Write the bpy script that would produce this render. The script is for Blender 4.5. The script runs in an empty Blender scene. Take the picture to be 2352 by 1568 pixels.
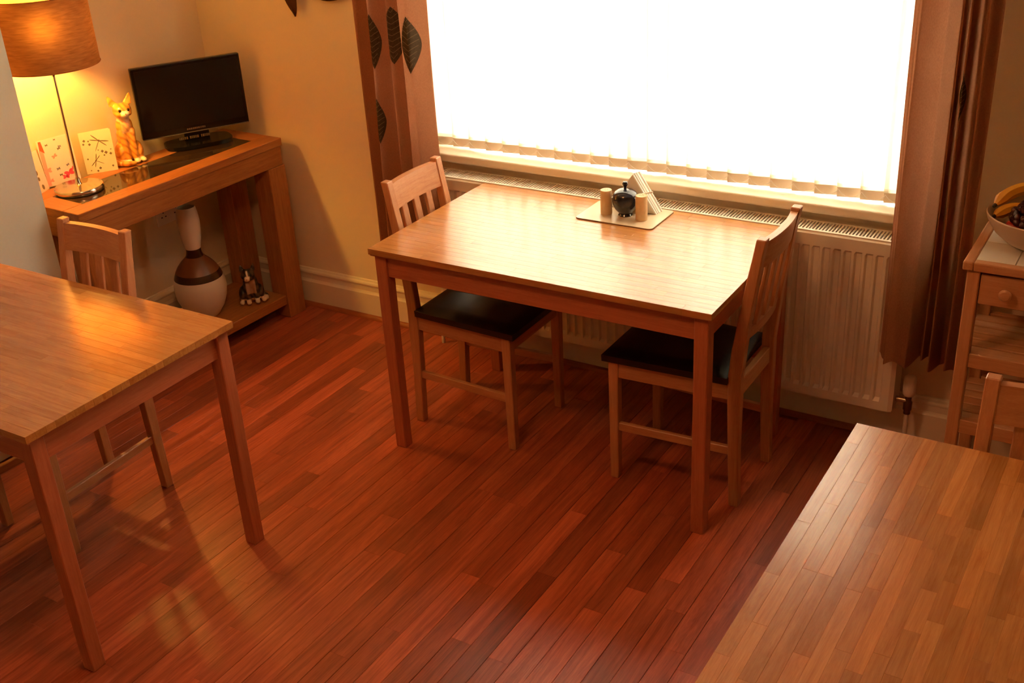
import bpy, bmesh, math, random
from mathutils import Vector, Matrix
random.seed(11)
R = math.radians
PI = math.pi
S = bpy.context.scene
COL = S.collection

# ------------------------------------------------------------------ camera
cam_d = bpy.data.cameras.new('camera')
cam = bpy.data.objects.new('camera', cam_d)
COL.objects.link(cam)
S.camera = cam
cam_d.sensor_fit = 'HORIZONTAL'
cam_d.sensor_width = 36.0
cam_d.lens = 36.0 * 2605.878 / 2352.0
cam_d.clip_start = 0.02
cr = Vector((0.85400232, 0.51756931, -0.0529344))
cu = Vector((-0.19170496, 0.40762888, 0.89279779))
cf = Vector((-0.48366233, 0.7523036, -0.44733662))
M3 = Matrix((cr, cu, -cf)).transposed()
cam.matrix_world = Matrix.Translation((0, 0, 2.06754463)) @ M3.to_4x4()

# ------------------------------------------------------------------ world, exposure
w = bpy.data.worlds.new('sky')
S.world = w
w.use_nodes = True
bg = w.node_tree.nodes['Background']
bg.inputs['Color'].default_value = (1.0, 0.89, 0.71, 1)     # overcast daylight as the camera's warm white balance sees it
bg.inputs['Strength'].default_value = 35.0
S.view_settings.view_transform = 'Standard'
S.view_settings.look = 'None'
S.view_settings.exposure = 0.0
S.view_settings.gamma = 1.0
S.view_settings.use_curve_mapping = False
S.cycles.use_denoising = True
S.cycles.max_bounces = 10
S.cycles.diffuse_bounces = 6
S.cycles.transmission_bounces = 8
S.cycles.transparent_max_bounces = 12
S.cycles.sample_clamp_indirect = 40.0
S.cycles.caustics_reflective = False
S.cycles.caustics_refractive = False

# ------------------------------------------------------------------ room figures
WY = 3.43            # window wall
LX = -3.66           # left wall
CX, CY = -3.405, 2.332   # chimney breast front and its far corner
RXW = 1.25           # right wall (outside the frame)
BY = -1.1            # wall behind the camera
CEIL = 2.5
WX0, WX1, WZ0, WZ1 = -2.53, -0.70, 0.765, 2.12   # window opening


# ------------------------------------------------------------------ material helpers
def newmat(name):
    m = bpy.data.materials.new(name)
    m.use_nodes = True
    nt = m.node_tree
    b = nt.nodes['Principled BSDF']
    return m, nt, b


def nd(nt, kind, **kw):
    n = nt.nodes.new(kind)
    for k, v in kw.items():
        setattr(n, k, v)
    return n


def plain(name, col, rough=0.5, metal=0.0, bump=0.0, bscale=60, var=0.0, spec=0.5, coat=0.0):
    m, nt, b = newmat(name)
    b.inputs['Base Color'].default_value = (*col, 1)
    b.inputs['Roughness'].default_value = rough
    b.inputs['Metallic'].default_value = metal
    b.inputs['Specular IOR Level'].default_value = spec
    b.inputs['Coat Weight'].default_value = coat
    tc = nd(nt, 'ShaderNodeTexCoord')
    no = nd(nt, 'ShaderNodeTexNoise')
    no.inputs['Scale'].default_value = bscale
    no.inputs['Detail'].default_value = 4
    nt.links.new(tc.outputs['Object'], no.inputs['Vector'])
    if bump:
        bp = nd(nt, 'ShaderNodeBump')
        bp.inputs['Strength'].default_value = bump
        bp.inputs['Distance'].default_value = 0.002
        nt.links.new(no.outputs['Fac'], bp.inputs['Height'])
        nt.links.new(bp.outputs['Normal'], b.inputs['Normal'])
    mx = nd(nt, 'ShaderNodeMix', data_type='RGBA')
    v = max(var, 0.02)
    mx.inputs['A'].default_value = (*[c * (1 - v) for c in col], 1)
    mx.inputs['B'].default_value = (*[min(1, c * (1 + v)) for c in col], 1)
    nt.links.new(no.outputs['Fac'], mx.inputs['Factor'])
    nt.links.new(mx.outputs['Result'], b.inputs['Base Color'])
    return m


def wood(name, light, dark, axis='x', rough=0.35, scale=1.0, objcol=False, coat=0.0, bump=0.05, contrast=1.0, knots=0.0):
    m, nt, b = newmat(name)
    tc = nd(nt, 'ShaderNodeTexCoord')
    oi = nd(nt, 'ShaderNodeObjectInfo')
    ad = nd(nt, 'ShaderNodeVectorMath', operation='MULTIPLY_ADD')
    nt.links.new(oi.outputs['Random'], ad.inputs[0])
    ad.inputs[1].default_value = (17.3, 9.1, 23.7)
    nt.links.new(tc.outputs['Object'], ad.inputs[2])
    st = {'x': (2.2, 38, 38), 'y': (38, 2.2, 38), 'z': (38, 38, 2.2)}[axis]
    mp = nd(nt, 'ShaderNodeMapping')
    mp.inputs['Scale'].default_value = [s * scale for s in st]
    nt.links.new(ad.outputs[0], mp.inputs['Vector'])
    n1 = nd(nt, 'ShaderNodeTexNoise')
    n1.inputs['Scale'].default_value = 1.0
    n1.inputs['Detail'].default_value = 5
    n1.inputs['Roughness'].default_value = 1.0
    n1.inputs['Distortion'].default_value = 0.5
    nt.links.new(mp.outputs[0], n1.inputs['Vector'])
    mp2 = nd(nt, 'ShaderNodeMapping')
    mp2.inputs['Scale'].default_value = [s * scale * 4.2 for s in st]
    nt.links.new(ad.outputs[0], mp2.inputs['Vector'])
    n2 = nd(nt, 'ShaderNodeTexNoise')
    n2.inputs['Scale'].default_value = 1.0
    n2.inputs['Detail'].default_value = 3
    nt.links.new(mp2.outputs[0], n2.inputs['Vector'])
    mm = nd(nt, 'ShaderNodeMath', operation='MULTIPLY_ADD')
    nt.links.new(n2.outputs['Fac'], mm.inputs[0])
    mm.inputs[1].default_value = 0.35
    nt.links.new(n1.outputs['Fac'], mm.inputs[2])
    cr_ = nd(nt, 'ShaderNodeValToRGB')
    cr_.color_ramp.elements[0].position = 0.68 - 0.22 / contrast
    cr_.color_ramp.elements[0].color = (*dark, 1)
    cr_.color_ramp.elements[1].position = 0.68 + 0.2 / contrast
    cr_.color_ramp.elements[1].color = (*light, 1)
    nt.links.new(mm.outputs[0], cr_.inputs['Fac'])
    out = cr_.outputs['Color']
    if knots:
        mp3 = nd(nt, 'ShaderNodeMapping')
        mp3.inputs['Scale'].default_value = {'x': (3, 9, 9), 'y': (9, 3, 9), 'z': (9, 9, 3)}[axis]
        nt.links.new(ad.outputs[0], mp3.inputs['Vector'])
        n3 = nd(nt, 'ShaderNodeTexNoise')
        n3.inputs['Scale'].default_value = 1.0
        n3.inputs['Detail'].default_value = 4
        nt.links.new(mp3.outputs[0], n3.inputs['Vector'])
        mr = nd(nt, 'ShaderNodeMapRange')
        mr.inputs['From Min'].default_value = 0.52
        mr.inputs['From Max'].default_value = 0.72
        nt.links.new(n3.outputs['Fac'], mr.inputs['Value'])
        mk = nd(nt, 'ShaderNodeMath', operation='MULTIPLY')
        mk.inputs[1].default_value = knots
        nt.links.new(mr.outputs[0], mk.inputs[0])
        dk = nd(nt, 'ShaderNodeMix', data_type='RGBA')
        nt.links.new(mk.outputs[0], dk.inputs['Factor'])
        nt.links.new(out, dk.inputs['A'])
        dk.inputs['B'].default_value = (*[c * 0.55 for c in dark], 1)
        out = dk.outputs['Result']
    if objcol:
        mu = nd(nt, 'ShaderNodeMix', data_type='RGBA', blend_type='MULTIPLY')
        mu.inputs['Factor'].default_value = 1.0
        nt.links.new(out, mu.inputs['A'])
        nt.links.new(oi.outputs['Color'], mu.inputs['B'])
        out = mu.outputs['Result']
    nt.links.new(out, b.inputs['Base Color'])
    b.inputs['Roughness'].default_value = rough
    b.inputs['Coat Weight'].default_value = coat
    b.inputs['Coat Roughness'].default_value = 0.16
    if bump:
        bp = nd(nt, 'ShaderNodeBump')
        bp.inputs['Strength'].default_value = bump
        bp.inputs['Distance'].default_value = 0.001
        nt.links.new(mm.outputs[0], bp.inputs['Height'])
        nt.links.new(bp.outputs['Normal'], b.inputs['Normal'])
    return m


def cloth(name, col, transl=0.2, weave=900, dark=0.75, streak=None, rough=0.85):
    """a diffuse + translucent woven cloth"""
    m, nt, b = newmat(name)
    nt.nodes.remove(b)
    out = nt.nodes['Material Output']
    tc = nd(nt, 'ShaderNodeTexCoord')
    mp = nd(nt, 'ShaderNodeMapping')
    mp.inputs['Scale'].default_value = streak or (1, 1, 1)
    nt.links.new(tc.outputs['Object'], mp.inputs['Vector'])
    no = nd(nt, 'ShaderNodeTexNoise')
    no.inputs['Scale'].default_value = weave
    no.inputs['Detail'].default_value = 3
    nt.links.new(mp.outputs[0], no.inputs['Vector'])
    mx = nd(nt, 'ShaderNodeMix', data_type='RGBA')
    mx.inputs['A'].default_value = (*[c * dark for c in col], 1)
    mx.inputs['B'].default_value = (*[min(1, c * (2 - dark)) for c in col], 1)
    nt.links.new(no.outputs['Fac'], mx.inputs['Factor'])
    d = nd(nt, 'ShaderNodeBsdfDiffuse')
    t = nd(nt, 'ShaderNodeBsdfTranslucent')
    nt.links.new(mx.outputs['Result'], d.inputs['Color'])
    nt.links.new(mx.outputs['Result'], t.inputs['Color'])
    ms = nd(nt, 'ShaderNodeMixShader')
    ms.inputs['Fac'].default_value = transl
    nt.links.new(d.outputs[0], ms.inputs[1])
    nt.links.new(t.outputs[0], ms.inputs[2])
    nt.links.new(ms.outputs[0], out.inputs['Surface'])
    return m


def vcol_mat(name, rough=0.3, coat=0.0):
    m, nt, b = newmat(name)
    a = nd(nt, 'ShaderNodeVertexColor')
    a.layer_name = 'Col'
    nt.links.new(a.outputs['Color'], b.inputs['Base Color'])
    b.inputs['Roughness'].default_value = rough
    b.inputs['Coat Weight'].default_value = coat
    return m


def emit(name, col, s):
    m, nt, b = newmat(name)
    b.inputs['Base Color'].default_value = (*col, 1)
    b.inputs['Emission Color'].default_value = (*col, 1)
    b.inputs['Emission Strength'].default_value = s
    return m


def pane_mat(name):
    m, nt, b = newmat(name)
    nt.nodes.remove(b)
    out = nt.nodes['Material Output']
    tr = nd(nt, 'ShaderNodeBsdfTransparent')
    gl = nd(nt, 'ShaderNodeBsdfGlossy')
    gl.inputs['Roughness'].default_value = 0.02
    lw = nd(nt, 'ShaderNodeFresnel')
    lw.inputs['IOR'].default_value = 1.45
    ms = nd(nt, 'ShaderNodeMixShader')
    nt.links.new(lw.outputs[0], ms.inputs['Fac'])
    nt.links.new(tr.outputs[0], ms.inputs[1])
    nt.links.new(gl.outputs[0], ms.inputs[2])
    nt.links.new(ms.outputs[0], out.inputs['Surface'])
    return m


# ------------------------------------------------------------------ materials
M = {}
M['wall'] = plain('wall_paint', (0.80, 0.66, 0.46), 0.75, bump=0.15, bscale=140, var=0.03, spec=0.25)
M['chimney'] = plain('chimney_paint', (0.64, 0.68, 0.64), 0.75, bump=0.15, bscale=140, var=0.03, spec=0.25)
M['wall_far'] = plain('wall_paint_far', (0.52, 0.42, 0.28), 0.75, bump=0.15, bscale=140, var=0.03, spec=0.25)
M['ceiling'] = plain('ceiling_paint', (0.66, 0.61, 0.52), 0.85)
M['gloss'] = plain('gloss_paint', (0.80, 0.70, 0.54), 0.35, var=0.02)
M['upvc'] = plain('white_upvc', (0.85, 0.85, 0.83), 0.3)
M['rad'] = plain('radiator_enamel', (0.80, 0.72, 0.60), 0.35)
M['gap_shade'] = plain('gap_shade', (0.05, 0.03, 0.02), 0.8)
M['bead'] = wood('bead_wood', (0.40, 0.12, 0.035), (0.25, 0.06, 0.015), 'x', 0.4)
M['subfloor'] = wood('subfloor_laminate', (0.32, 0.075, 0.018), (0.20, 0.04, 0.009), 'y', 0.45)
M['plank'] = wood('floor_laminate', (0.54, 0.122, 0.052), (0.28, 0.050, 0.021), 'x', 0.34, 0.5, objcol=True, bump=0.03, knots=0.45, contrast=1.4)
M['stave'] = wood('table_stave', (0.54, 0.245, 0.068), (0.38, 0.140, 0.036), 'x', 0.24, 1.0, objcol=True, coat=0.42, bump=0.02, knots=0.3)
for ax in 'xyz':
    M['table_' + ax] = wood('table_wood_' + ax, (0.52, 0.165, 0.075), (0.36, 0.094, 0.040), ax, 0.35)
    M['chair_' + ax] = wood('chair_wood_' + ax, (0.56, 0.275, 0.128), (0.42, 0.152, 0.064), ax, 0.38)
    M['oak_' + ax] = wood('console_oak_' + ax, (0.44, 0.17, 0.048), (0.24, 0.072, 0.017), ax, 0.36)
    M['pine_' + ax] = wood('trolley_pine_' + ax, (0.64, 0.33, 0.16), (0.50, 0.22, 0.095), ax, 0.4)
M['leather'] = plain('dark_leather', (0.011, 0.006, 0.005), 0.34, bump=0.2, bscale=260)
M['blackglass'] = plain('smoked_glass', (0.035, 0.018, 0.010), 0.06)
M['tvblack'] = plain('tv_black', (0.006, 0.005, 0.005), 0.22)
M['tvscreen'] = plain('tv_screen', (0.010, 0.007, 0.006), 0.35, spec=0.3)
M['tvtrim'] = plain('tv_trim_grey', (0.12, 0.11, 0.10), 0.3)
M['chrome'] = plain('brushed_nickel', (0.62, 0.55, 0.45), 0.18, metal=1.0)
M['ceramic'] = plain('cream_ceramic', (0.68, 0.60, 0.50), 0.3)
M['vbrown'] = plain('brown_glaze', (0.17, 0.055, 0.02), 0.35, var=0.2, bscale=30)
M['vdark'] = plain('dark_glaze', (0.045, 0.018, 0.010), 0.22)
M['bronze'] = plain('bronze_metal', (0.14, 0.055, 0.02), 0.4, metal=0.5)
M['bluegl'] = plain('navy_glaze', (0.016, 0.018, 0.035), 0.12, coat=0.5)
M['stone'] = plain('travertine', (0.66, 0.48, 0.27), 0.55, var=0.2, bscale=45)
M['paper'] = plain('white_paper', (0.80, 0.76, 0.70), 0.8)
M['mat_top'] = plain('placemat_top', (0.66, 0.52, 0.36), 0.22, var=0.05, bscale=12)
M['cork'] = plain('placemat_cork', (0.20, 0.11, 0.05), 0.8)
M['tile'] = plain('cream_tile', (0.78, 0.72, 0.62), 0.25)
M['grout'] = plain('grout', (0.45, 0.36, 0.27), 0.9)
M['bowl'] = plain('bowl_ceramic', (0.50, 0.36, 0.25), 0.3)
M['banana'] = plain('banana_skin', (0.72, 0.33, 0.02), 0.45, var=0.15, bscale=25)
M['banana_tip'] = plain('banana_tip', (0.05, 0.03, 0.01), 0.7)
M['grape'] = plain('grape_skin', (0.060, 0.012, 0.014), 0.25, var=0.3, bscale=20)
M['apple'] = plain('apple_skin', (0.45, 0.03, 0.015), 0.3, var=0.2, bscale=15)
M['plum'] = plain('plum_skin', (0.12, 0.03, 0.015), 0.4, var=0.2, bscale=15)
M['brass'] = plain('brass_dark', (0.16, 0.08, 0.035), 0.4, metal=0.8)
M['plastic'] = plain('white_plastic', (0.78, 0.72, 0.62), 0.4)
M['curtain'] = cloth('curtain_cloth', (0.37, 0.165, 0.085), 0.38, 500, 0.72, (1, 1, 0.35))
M['leafcloth'] = cloth('leaf_applique', (0.075, 0.05, 0.03), 0.05, 120, 0.45, (0.5, 1, 1.2))
M['leafvein'] = cloth('leaf_vein', (0.19, 0.13, 0.08), 0.05, 300)
M['slat'] = cloth('blind_fabric', (0.86, 0.85, 0.80), 0.72, 700, 0.96)
M['hem'] = cloth('blind_hem', (0.84, 0.81, 0.72), 0.55, 700, 0.96)
M['weight'] = cloth('blind_weight', (0.78, 0.68, 0.56), 0.10, 500, 0.95)
M['chain'] = plain('blind_chain', (0.85, 0.80, 0.74), 0.4)
M['shade'] = cloth('shade_linen', (0.38, 0.155, 0.05), 0.008, 24, 0.55, (1.0, 1.0, 8))
_nt = M['shade'].node_tree           # the open weave lets part of the light straight through, spread a little
_rf = _nt.nodes.new('ShaderNodeBsdfRefraction')
_rf.inputs['IOR'].default_value = 1.5
_rf.inputs['Roughness'].default_value = 0.85
_mx = _nt.nodes.new('ShaderNodeMixShader')
_mx.inputs['Fac'].default_value = 0.0075
_old = _nt.nodes['Material Output'].inputs['Surface'].links[0].from_socket
_colsrc = [n for n in _nt.nodes if n.bl_idname == 'ShaderNodeMix'][0].outputs['Result']
_nt.links.new(_colsrc, _rf.inputs['Color'])
_nt.links.new(_old, _mx.inputs[1])
_nt.links.new(_rf.outputs[0], _mx.inputs[2])
_nt.links.new(_mx.outputs[0], _nt.nodes['Material Output'].inputs['Surface'])
M['shade_in'] = plain('shade_lining', (0.85, 0.75, 0.5), 0.8)
M['bulb'] = emit('bulb_glow', (1.0, 0.54, 0.085), 720)
M['pane'] = pane_mat('window_pane')
M['cat_ginger'] = vcol_mat('ginger_cat_glaze', 0.28, 0.3)
M['cat_tabby'] = vcol_mat('tabby_cat_glaze', 0.35, 0.2)
M['eye'] = plain('eye_glaze', (0.02, 0.015, 0.006), 0.1)
M['nose'] = plain('nose_glaze', (0.55, 0.16, 0.08), 0.3)
M['card_cream'] = plain('card_cream', (0.78, 0.70, 0.48), 0.6)
M['card_white'] = plain('card_white', (0.78, 0.68, 0.60), 0.6)
M['ink'] = plain('grey_ink', (0.20, 0.15, 0.09), 0.7)
M['pinkink'] = plain('pink_ink', (0.75, 0.09, 0.16), 0.6)
M['palepink'] = plain('pale_pink_ink', (0.80, 0.36, 0.30), 0.6)
M['redink'] = plain('red_ink', (0.55, 0.10, 0.03), 0.6)
M['blueink'] = plain('blue_ink', (0.26, 0.25, 0.32), 0.6)
M['tvtext'] = plain('tv_lettering', (0.11, 0.07, 0.045), 0.5)
M['socket_dark'] = plain('socket_hole', (0.02, 0.02, 0.02), 0.6)


# ------------------------------------------------------------------ object helpers
def obj(name, me, mat=None, parent=None, loc=(0, 0, 0), rot=(0, 0, 0), smooth=False):
    if isinstance(me, bmesh.types.BMesh):
        bm = me
        me = bpy.data.meshes.new(name)
        bmesh.ops.recalc_face_normals(bm, faces=bm.faces)
        bm.to_mesh(me)
        bm.free()
        if smooth:
            for p in me.polygons:
                p.use_smooth = True
            try:
                me.set_sharp_from_angle(angle=R(40))
            except Exception:
                pass
    o = bpy.data.objects.new(name, me)
    COL.objects.link(o)
    if mat is not None:
        if not me.materials:
            me.materials.append(mat)
    o.parent = parent
    o.location = loc
    o.rotation_euler = rot
    return o


def tag(o, label, cat, group=None):
    o['label'] = label
    o['category'] = cat
    if group:
        o['group'] = group
    return o


def thing(name, label, cat, loc=(0, 0, 0), rz=0.0, group=None):
    o = bpy.data.objects.new(name, None)
    o.empty_display_size = 0.05
    COL.objects.link(o)
    o.location = loc
    o.rotation_euler = (0, 0, rz)
    return tag(o, label, cat, group)


def struct(o):
    o['kind'] = 'structure'
    return o


def box(bm, x0, x1, y0, y1, z0, z1, bev=0.0, seg=2):
    r = bmesh.ops.create_cube(bm, size=1)
    vs = r['verts']
    for v in vs:
        v.co = Vector(((x0 + x1) / 2 + v.co.x * (x1 - x0), (y0 + y1) / 2 + v.co.y * (y1 - y0), (z0 + z1) / 2 + v.co.z * (z1 - z0)))
    if bev:
        es = list({e for v in vs for e in v.link_edges})
        bmesh.ops.bevel(bm, geom=es, offset=bev, segments=seg, profile=0.5, affect='EDGES')
    return bm


def B(*a, **k):
    return box(bmesh.new(), *a, **k)


def lathe(prof, seg=40, close=False):
    """prof: list of (r, z)"""
    bm = bmesh.new()
    rings = []
    for r, z in prof:
        if r < 1e-5:
            rings.append([bm.verts.new((0, 0, z))])
        else:
            rings.append([bm.verts.new((r * math.cos(2 * PI * i / seg), r * math.sin(2 * PI * i / seg), z)) for i in range(seg)])
    for a, b in zip(rings, rings[1:]):
        if len(a) == 1 and len(b) == 1:
            continue
        for i in range(seg):
            j = (i + 1) % seg
            if len(a) == 1:
                bm.faces.new((a[0], b[j], b[i]))
            elif len(b) == 1:
                bm.faces.new((a[i], a[j], b[0]))
            else:
                bm.faces.new((a[i], a[j], b[j], b[i]))
    return bm


def tube(pts, rad, seg=10, cap=True):
    """round tube along points; rad number or list"""
    bm = bmesh.new()
    pts = [Vector(p) for p in pts]
    rings = []
    up = Vector((0, 0, 1))
    for i, p in enumerate(pts):
        t = (pts[min(i + 1, len(pts) - 1)] - pts[max(i - 1, 0)]).normalized()
        a = t.cross(up)
        if a.length < 1e-3:
            a = t.cross(Vector((1, 0, 0)))
        a.normalize()
        b_ = a.cross(t).normalized()
        rr = rad[i] if isinstance(rad, (list, tuple)) else rad
        rings.append([bm.verts.new(p + a * rr * math.cos(2 * PI * k / seg) + b_ * rr * math.sin(2 * PI * k / seg)) for k in range(seg)])
    for a, b_ in zip(rings, rings[1:]):
        for k in range(seg):
            j = (k + 1) % seg
            bm.faces.new((a[k], a[j], b_[j], b_[k]))
    if cap:
        bm.faces.new(rings[0][::-1])
        bm.faces.new(rings[-1])
    return bm


def loft_box(sections):
    """sections: list of (center, half-x, half-y) squares stacked; returns bm of a bent bar"""
    bm = bmesh.new()
    rings = []
    for (c, hx, hy) in sections:
        c = Vector(c)
        rings.append([bm.verts.new(c + Vector((sx * hx, sy * hy, 0))) for sx, sy in ((-1, -1), (1, -1), (1, 1), (-1, 1))])
    for a, b_ in zip(rings, rings[1:]):
        for k in range(4):
            j = (k + 1) % 4
            bm.faces.new((a[k], a[j], b_[j], b_[k]))
    bm.faces.new(rings[0][::-1])
    bm.faces.new(rings[-1])
    bmesh.ops.bevel(bm, geom=[e for e in bm.edges], offset=0.0025, segments=1, affect='EDGES')
    return bm


def prism(outline, y0, y1, axis='y'):
    """outline: list of (a, b) extruded along axis; axis y: (x,z); axis x: (y,z); axis z: (x,y)"""
    bm = bmesh.new()

    def P(a, b_, t):
        return {'y': (a, t, b_), 'x': (t, a, b_), 'z': (a, b_, t)}[axis]
    v0 = [bm.verts.new(P(a, b_, y0)) for a, b_ in outline]
    v1 = [bm.verts.new(P(a, b_, y1)) for a, b_ in outline]
    n = len(outline)
    for i in range(n):
        j = (i + 1) % n
        bm.faces.new((v0[i], v0[j], v1[j], v1[i]))
    bm.faces.new(v0[::-1])
    bm.faces.new(v1)
    return bm


# ------------------------------------------------------------------ ROOM SHELL
sub = struct(obj('floor', B(LX - 0.05, RXW + 0.1, BY - 0.1, WY + 0.05, -0.08, -0.004), M['subfloor']))
struct(obj('ceiling', B(LX - 0.1, RXW + 0.1, BY - 0.1, WY + 0.3, CEIL, CEIL + 0.1), M['ceiling']))
bm = bmesh.new()
T = 0.28
box(bm, LX - 0.1, WX0, WY, WY + T, -0.08, CEIL)
box(bm, WX1, RXW + 0.1, WY, WY + T, -0.08, CEIL)
box(bm, WX0, WX1, WY, WY + T, -0.08, WZ0)
box(bm, WX0, WX1, WY, WY + T, WZ1, CEIL)
struct(obj('wall_back', bm, M['wall']))
struct(obj('wall_left', B(LX - 0.1, LX, CY - 0.02, WY, -0.08, CEIL), M['wall']))
struct(obj('wall_chimney', B(LX - 0.1, CX, BY - 0.1, CY, -0.08, CEIL), M['chimney']))
struct(obj('wall_right', B(RXW, RXW + 0.1, BY, WY, -0.08, CEIL), M['wall_far']))
struct(obj('wall_front', B(CX, RXW, BY - 0.1, BY, -0.08, CEIL), M['wall_far']))

# skirting boards: a moulded profile (distance from wall, height)
SK = [(0, 0), (0.020, 0), (0.020, 0.112), (0.016, 0.118), (0.013, 0.124), (0.013, 0.146), (0.017, 0.150), (0.018, 0.156), (0.015, 0.162), (0.009, 0.166), (0.006, 0.172), (0, 0.174)]
bm = prism([(WY - a, b_) for a, b_ in SK], LX + 0.02, RXW, 'x')
struct(obj('baseboard_back', bm, M['gloss']))
bm = prism([(LX + a, b_) for a, b_ in SK], CY, WY - 0.02, 'y')
struct(obj('baseboard_left', bm, M['gloss']))
bm = prism([(CX + a, b_) for a, b_ in SK], BY, CY, 'y')
struct(obj('baseboard_chimney', bm, M['gloss']))
QB = [(0, 0)] + [(0.017 * math.cos(t), 0.017 * math.sin(t)) for t in [R(90) * k / 6 for k in range(7)]]
struct(obj('trim_1', prism([(WY - 0.020 - a, b_) for a, b_ in QB], LX + 0.04, RXW, 'x'), M['bead'], loc=(0, 0, 0)))
struct(obj('trim_2', prism([(LX + 0.020 + a, b_) for a, b_ in QB], CY, WY - 0.04, 'y'), M['bead']))

# laminate floor: strips 64.5 mm wide running towards the window, each piece an object
SW = 0.0645
piece_meshes = {}


def piece(name, L, W_, H_, mat, bev=0.0006):
    k = (name, round(L, 3), W_, H_)
    if k not in piece_meshes:
        bm_ = B(-L / 2, L / 2, -W_ / 2, W_ / 2, 0, H_, bev=bev, seg=1)
        me = bpy.data.meshes.new(name)
        bm_.to_mesh(me)
        bm_.free()
        me.materials.append(mat)
        piece_meshes[k] = me
    return piece_meshes[k]


def shade_of(lo, hi, warm=0.05):
    v = random.uniform(lo, hi)
    t = random.uniform(-warm, warm)
    return (v, v * (1 + t), v * (1 + 2 * t), 1)


def in_frame(x, y):
    d = Vector((x, y, 0)) - Vector((0, 0, 2.0675))
    z = d.dot(cf)
    if z < 0.2:
        return False
    u_, v_ = 1176 + 2605.9 * d.dot(cr) / z, 784 - 2605.9 * d.dot(cu) / z
    return -40 < u_ < 2392 and 500 < v_ < 1610


nplank = 0
rest = bmesh.new()
for k in range(math.floor((CX + 1.335) / SW), 39):
    xc = -1.335 + (k + 0.5) * SW
    if xc - SW / 2 < (CX + 0.022):
        continue
    y = BY + 0.02 - random.uniform(0, 0.5)
    if k == -1:
        y = 2.238 - 0.66 - 0.5 * 6
    while y < WY - 0.03:
        L = 0.5 if (k == -1 and y < 1.4) else random.choice((0.50, 0.66, 0.82, 1.0))
        if k == -1 and 1.4 < y < 2.2:
            L = 2.238 - y
        y0 = max(y, BY + 0.002)
        y1 = min(y + L, WY - 0.021)
        L = round(y1 - y0, 3)
        if L > 0.04:
            gap = 0.0014 if (k % 3 == 0) else 0.0006
            if any(in_frame(xc, y0 + L * q / 4) for q in range(5)) and nplank < 298:
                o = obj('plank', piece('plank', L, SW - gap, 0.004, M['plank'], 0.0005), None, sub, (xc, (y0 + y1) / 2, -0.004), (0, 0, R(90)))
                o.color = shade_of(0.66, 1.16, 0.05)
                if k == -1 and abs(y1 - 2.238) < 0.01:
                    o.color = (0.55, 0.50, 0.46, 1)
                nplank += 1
            else:
                box(rest, y0 + 0.0004, y1 - 0.0004, -xc - SW / 2 + gap / 2, -xc + SW / 2 - gap / 2, 0, 0.004)
        y = y + max(L, 0.05) if y0 == y else y1
# strips in the alcove beside the chimney breast, behind and under the console
for k in range(math.floor((LX + 1.335) / SW), math.floor((CX + 1.335) / SW) + 1):
    xc = -1.335 + (k + 0.5) * SW
    if xc - SW / 2 > CX + 0.022 or xc - SW / 2 < LX + 0.02:
        continue
    box(rest, CY + 0.002, WY - 0.021, -xc - SW / 2 + 0.0004, -xc + SW / 2 - 0.0004, 0, 0.004)
ro = obj('plank', rest, M['plank'], sub, (0, 0, -0.004), (0, 0, R(90)))
ro['kind'] = 'stuff'
ro.color = (0.95, 0.95, 0.95, 1)

# ------------------------------------------------------------------ WINDOW
win = obj('window_1', B(WX0, WX1, WY + 0.19, WY + 0.25, WZ0, WZ0 + 0.06, 0.004), M['upvc'])
struct(win)
bm = bmesh.new()
for a, b_ in ((WX0, WX0 + 0.06), (WX1 - 0.06, WX1), ((WX0 + WX1) / 2 - 0.04, (WX0 + WX1) / 2 + 0.04)):
    box(bm, a, b_, WY + 0.19, WY + 0.25, WZ0 + 0.06, WZ1 - 0.06, 0.004)
box(bm, WX0, WX1, WY + 0.19, WY + 0.25, WZ1 - 0.06, WZ1, 0.004)
obj('window_frame', bm, M['upvc'], win)
xm = (WX0 + WX1) / 2
for a, b_ in ((WX0 + 0.06, xm - 0.04), (xm + 0.04, WX1 - 0.06)):
    obj('pane', B(a, b_, WY + 0.218, WY + 0.222, WZ0 + 0.06, WZ1 - 0.06), M['pane'], win)
sill = B(WX0 - 0.03, WX1 + 0.03, WY - 0.052, WY + 0.19, WZ0, WZ0 + 0.033, 0.008, 3)
obj('window_sill', sill, M['gloss'], win, smooth=True)

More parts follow.
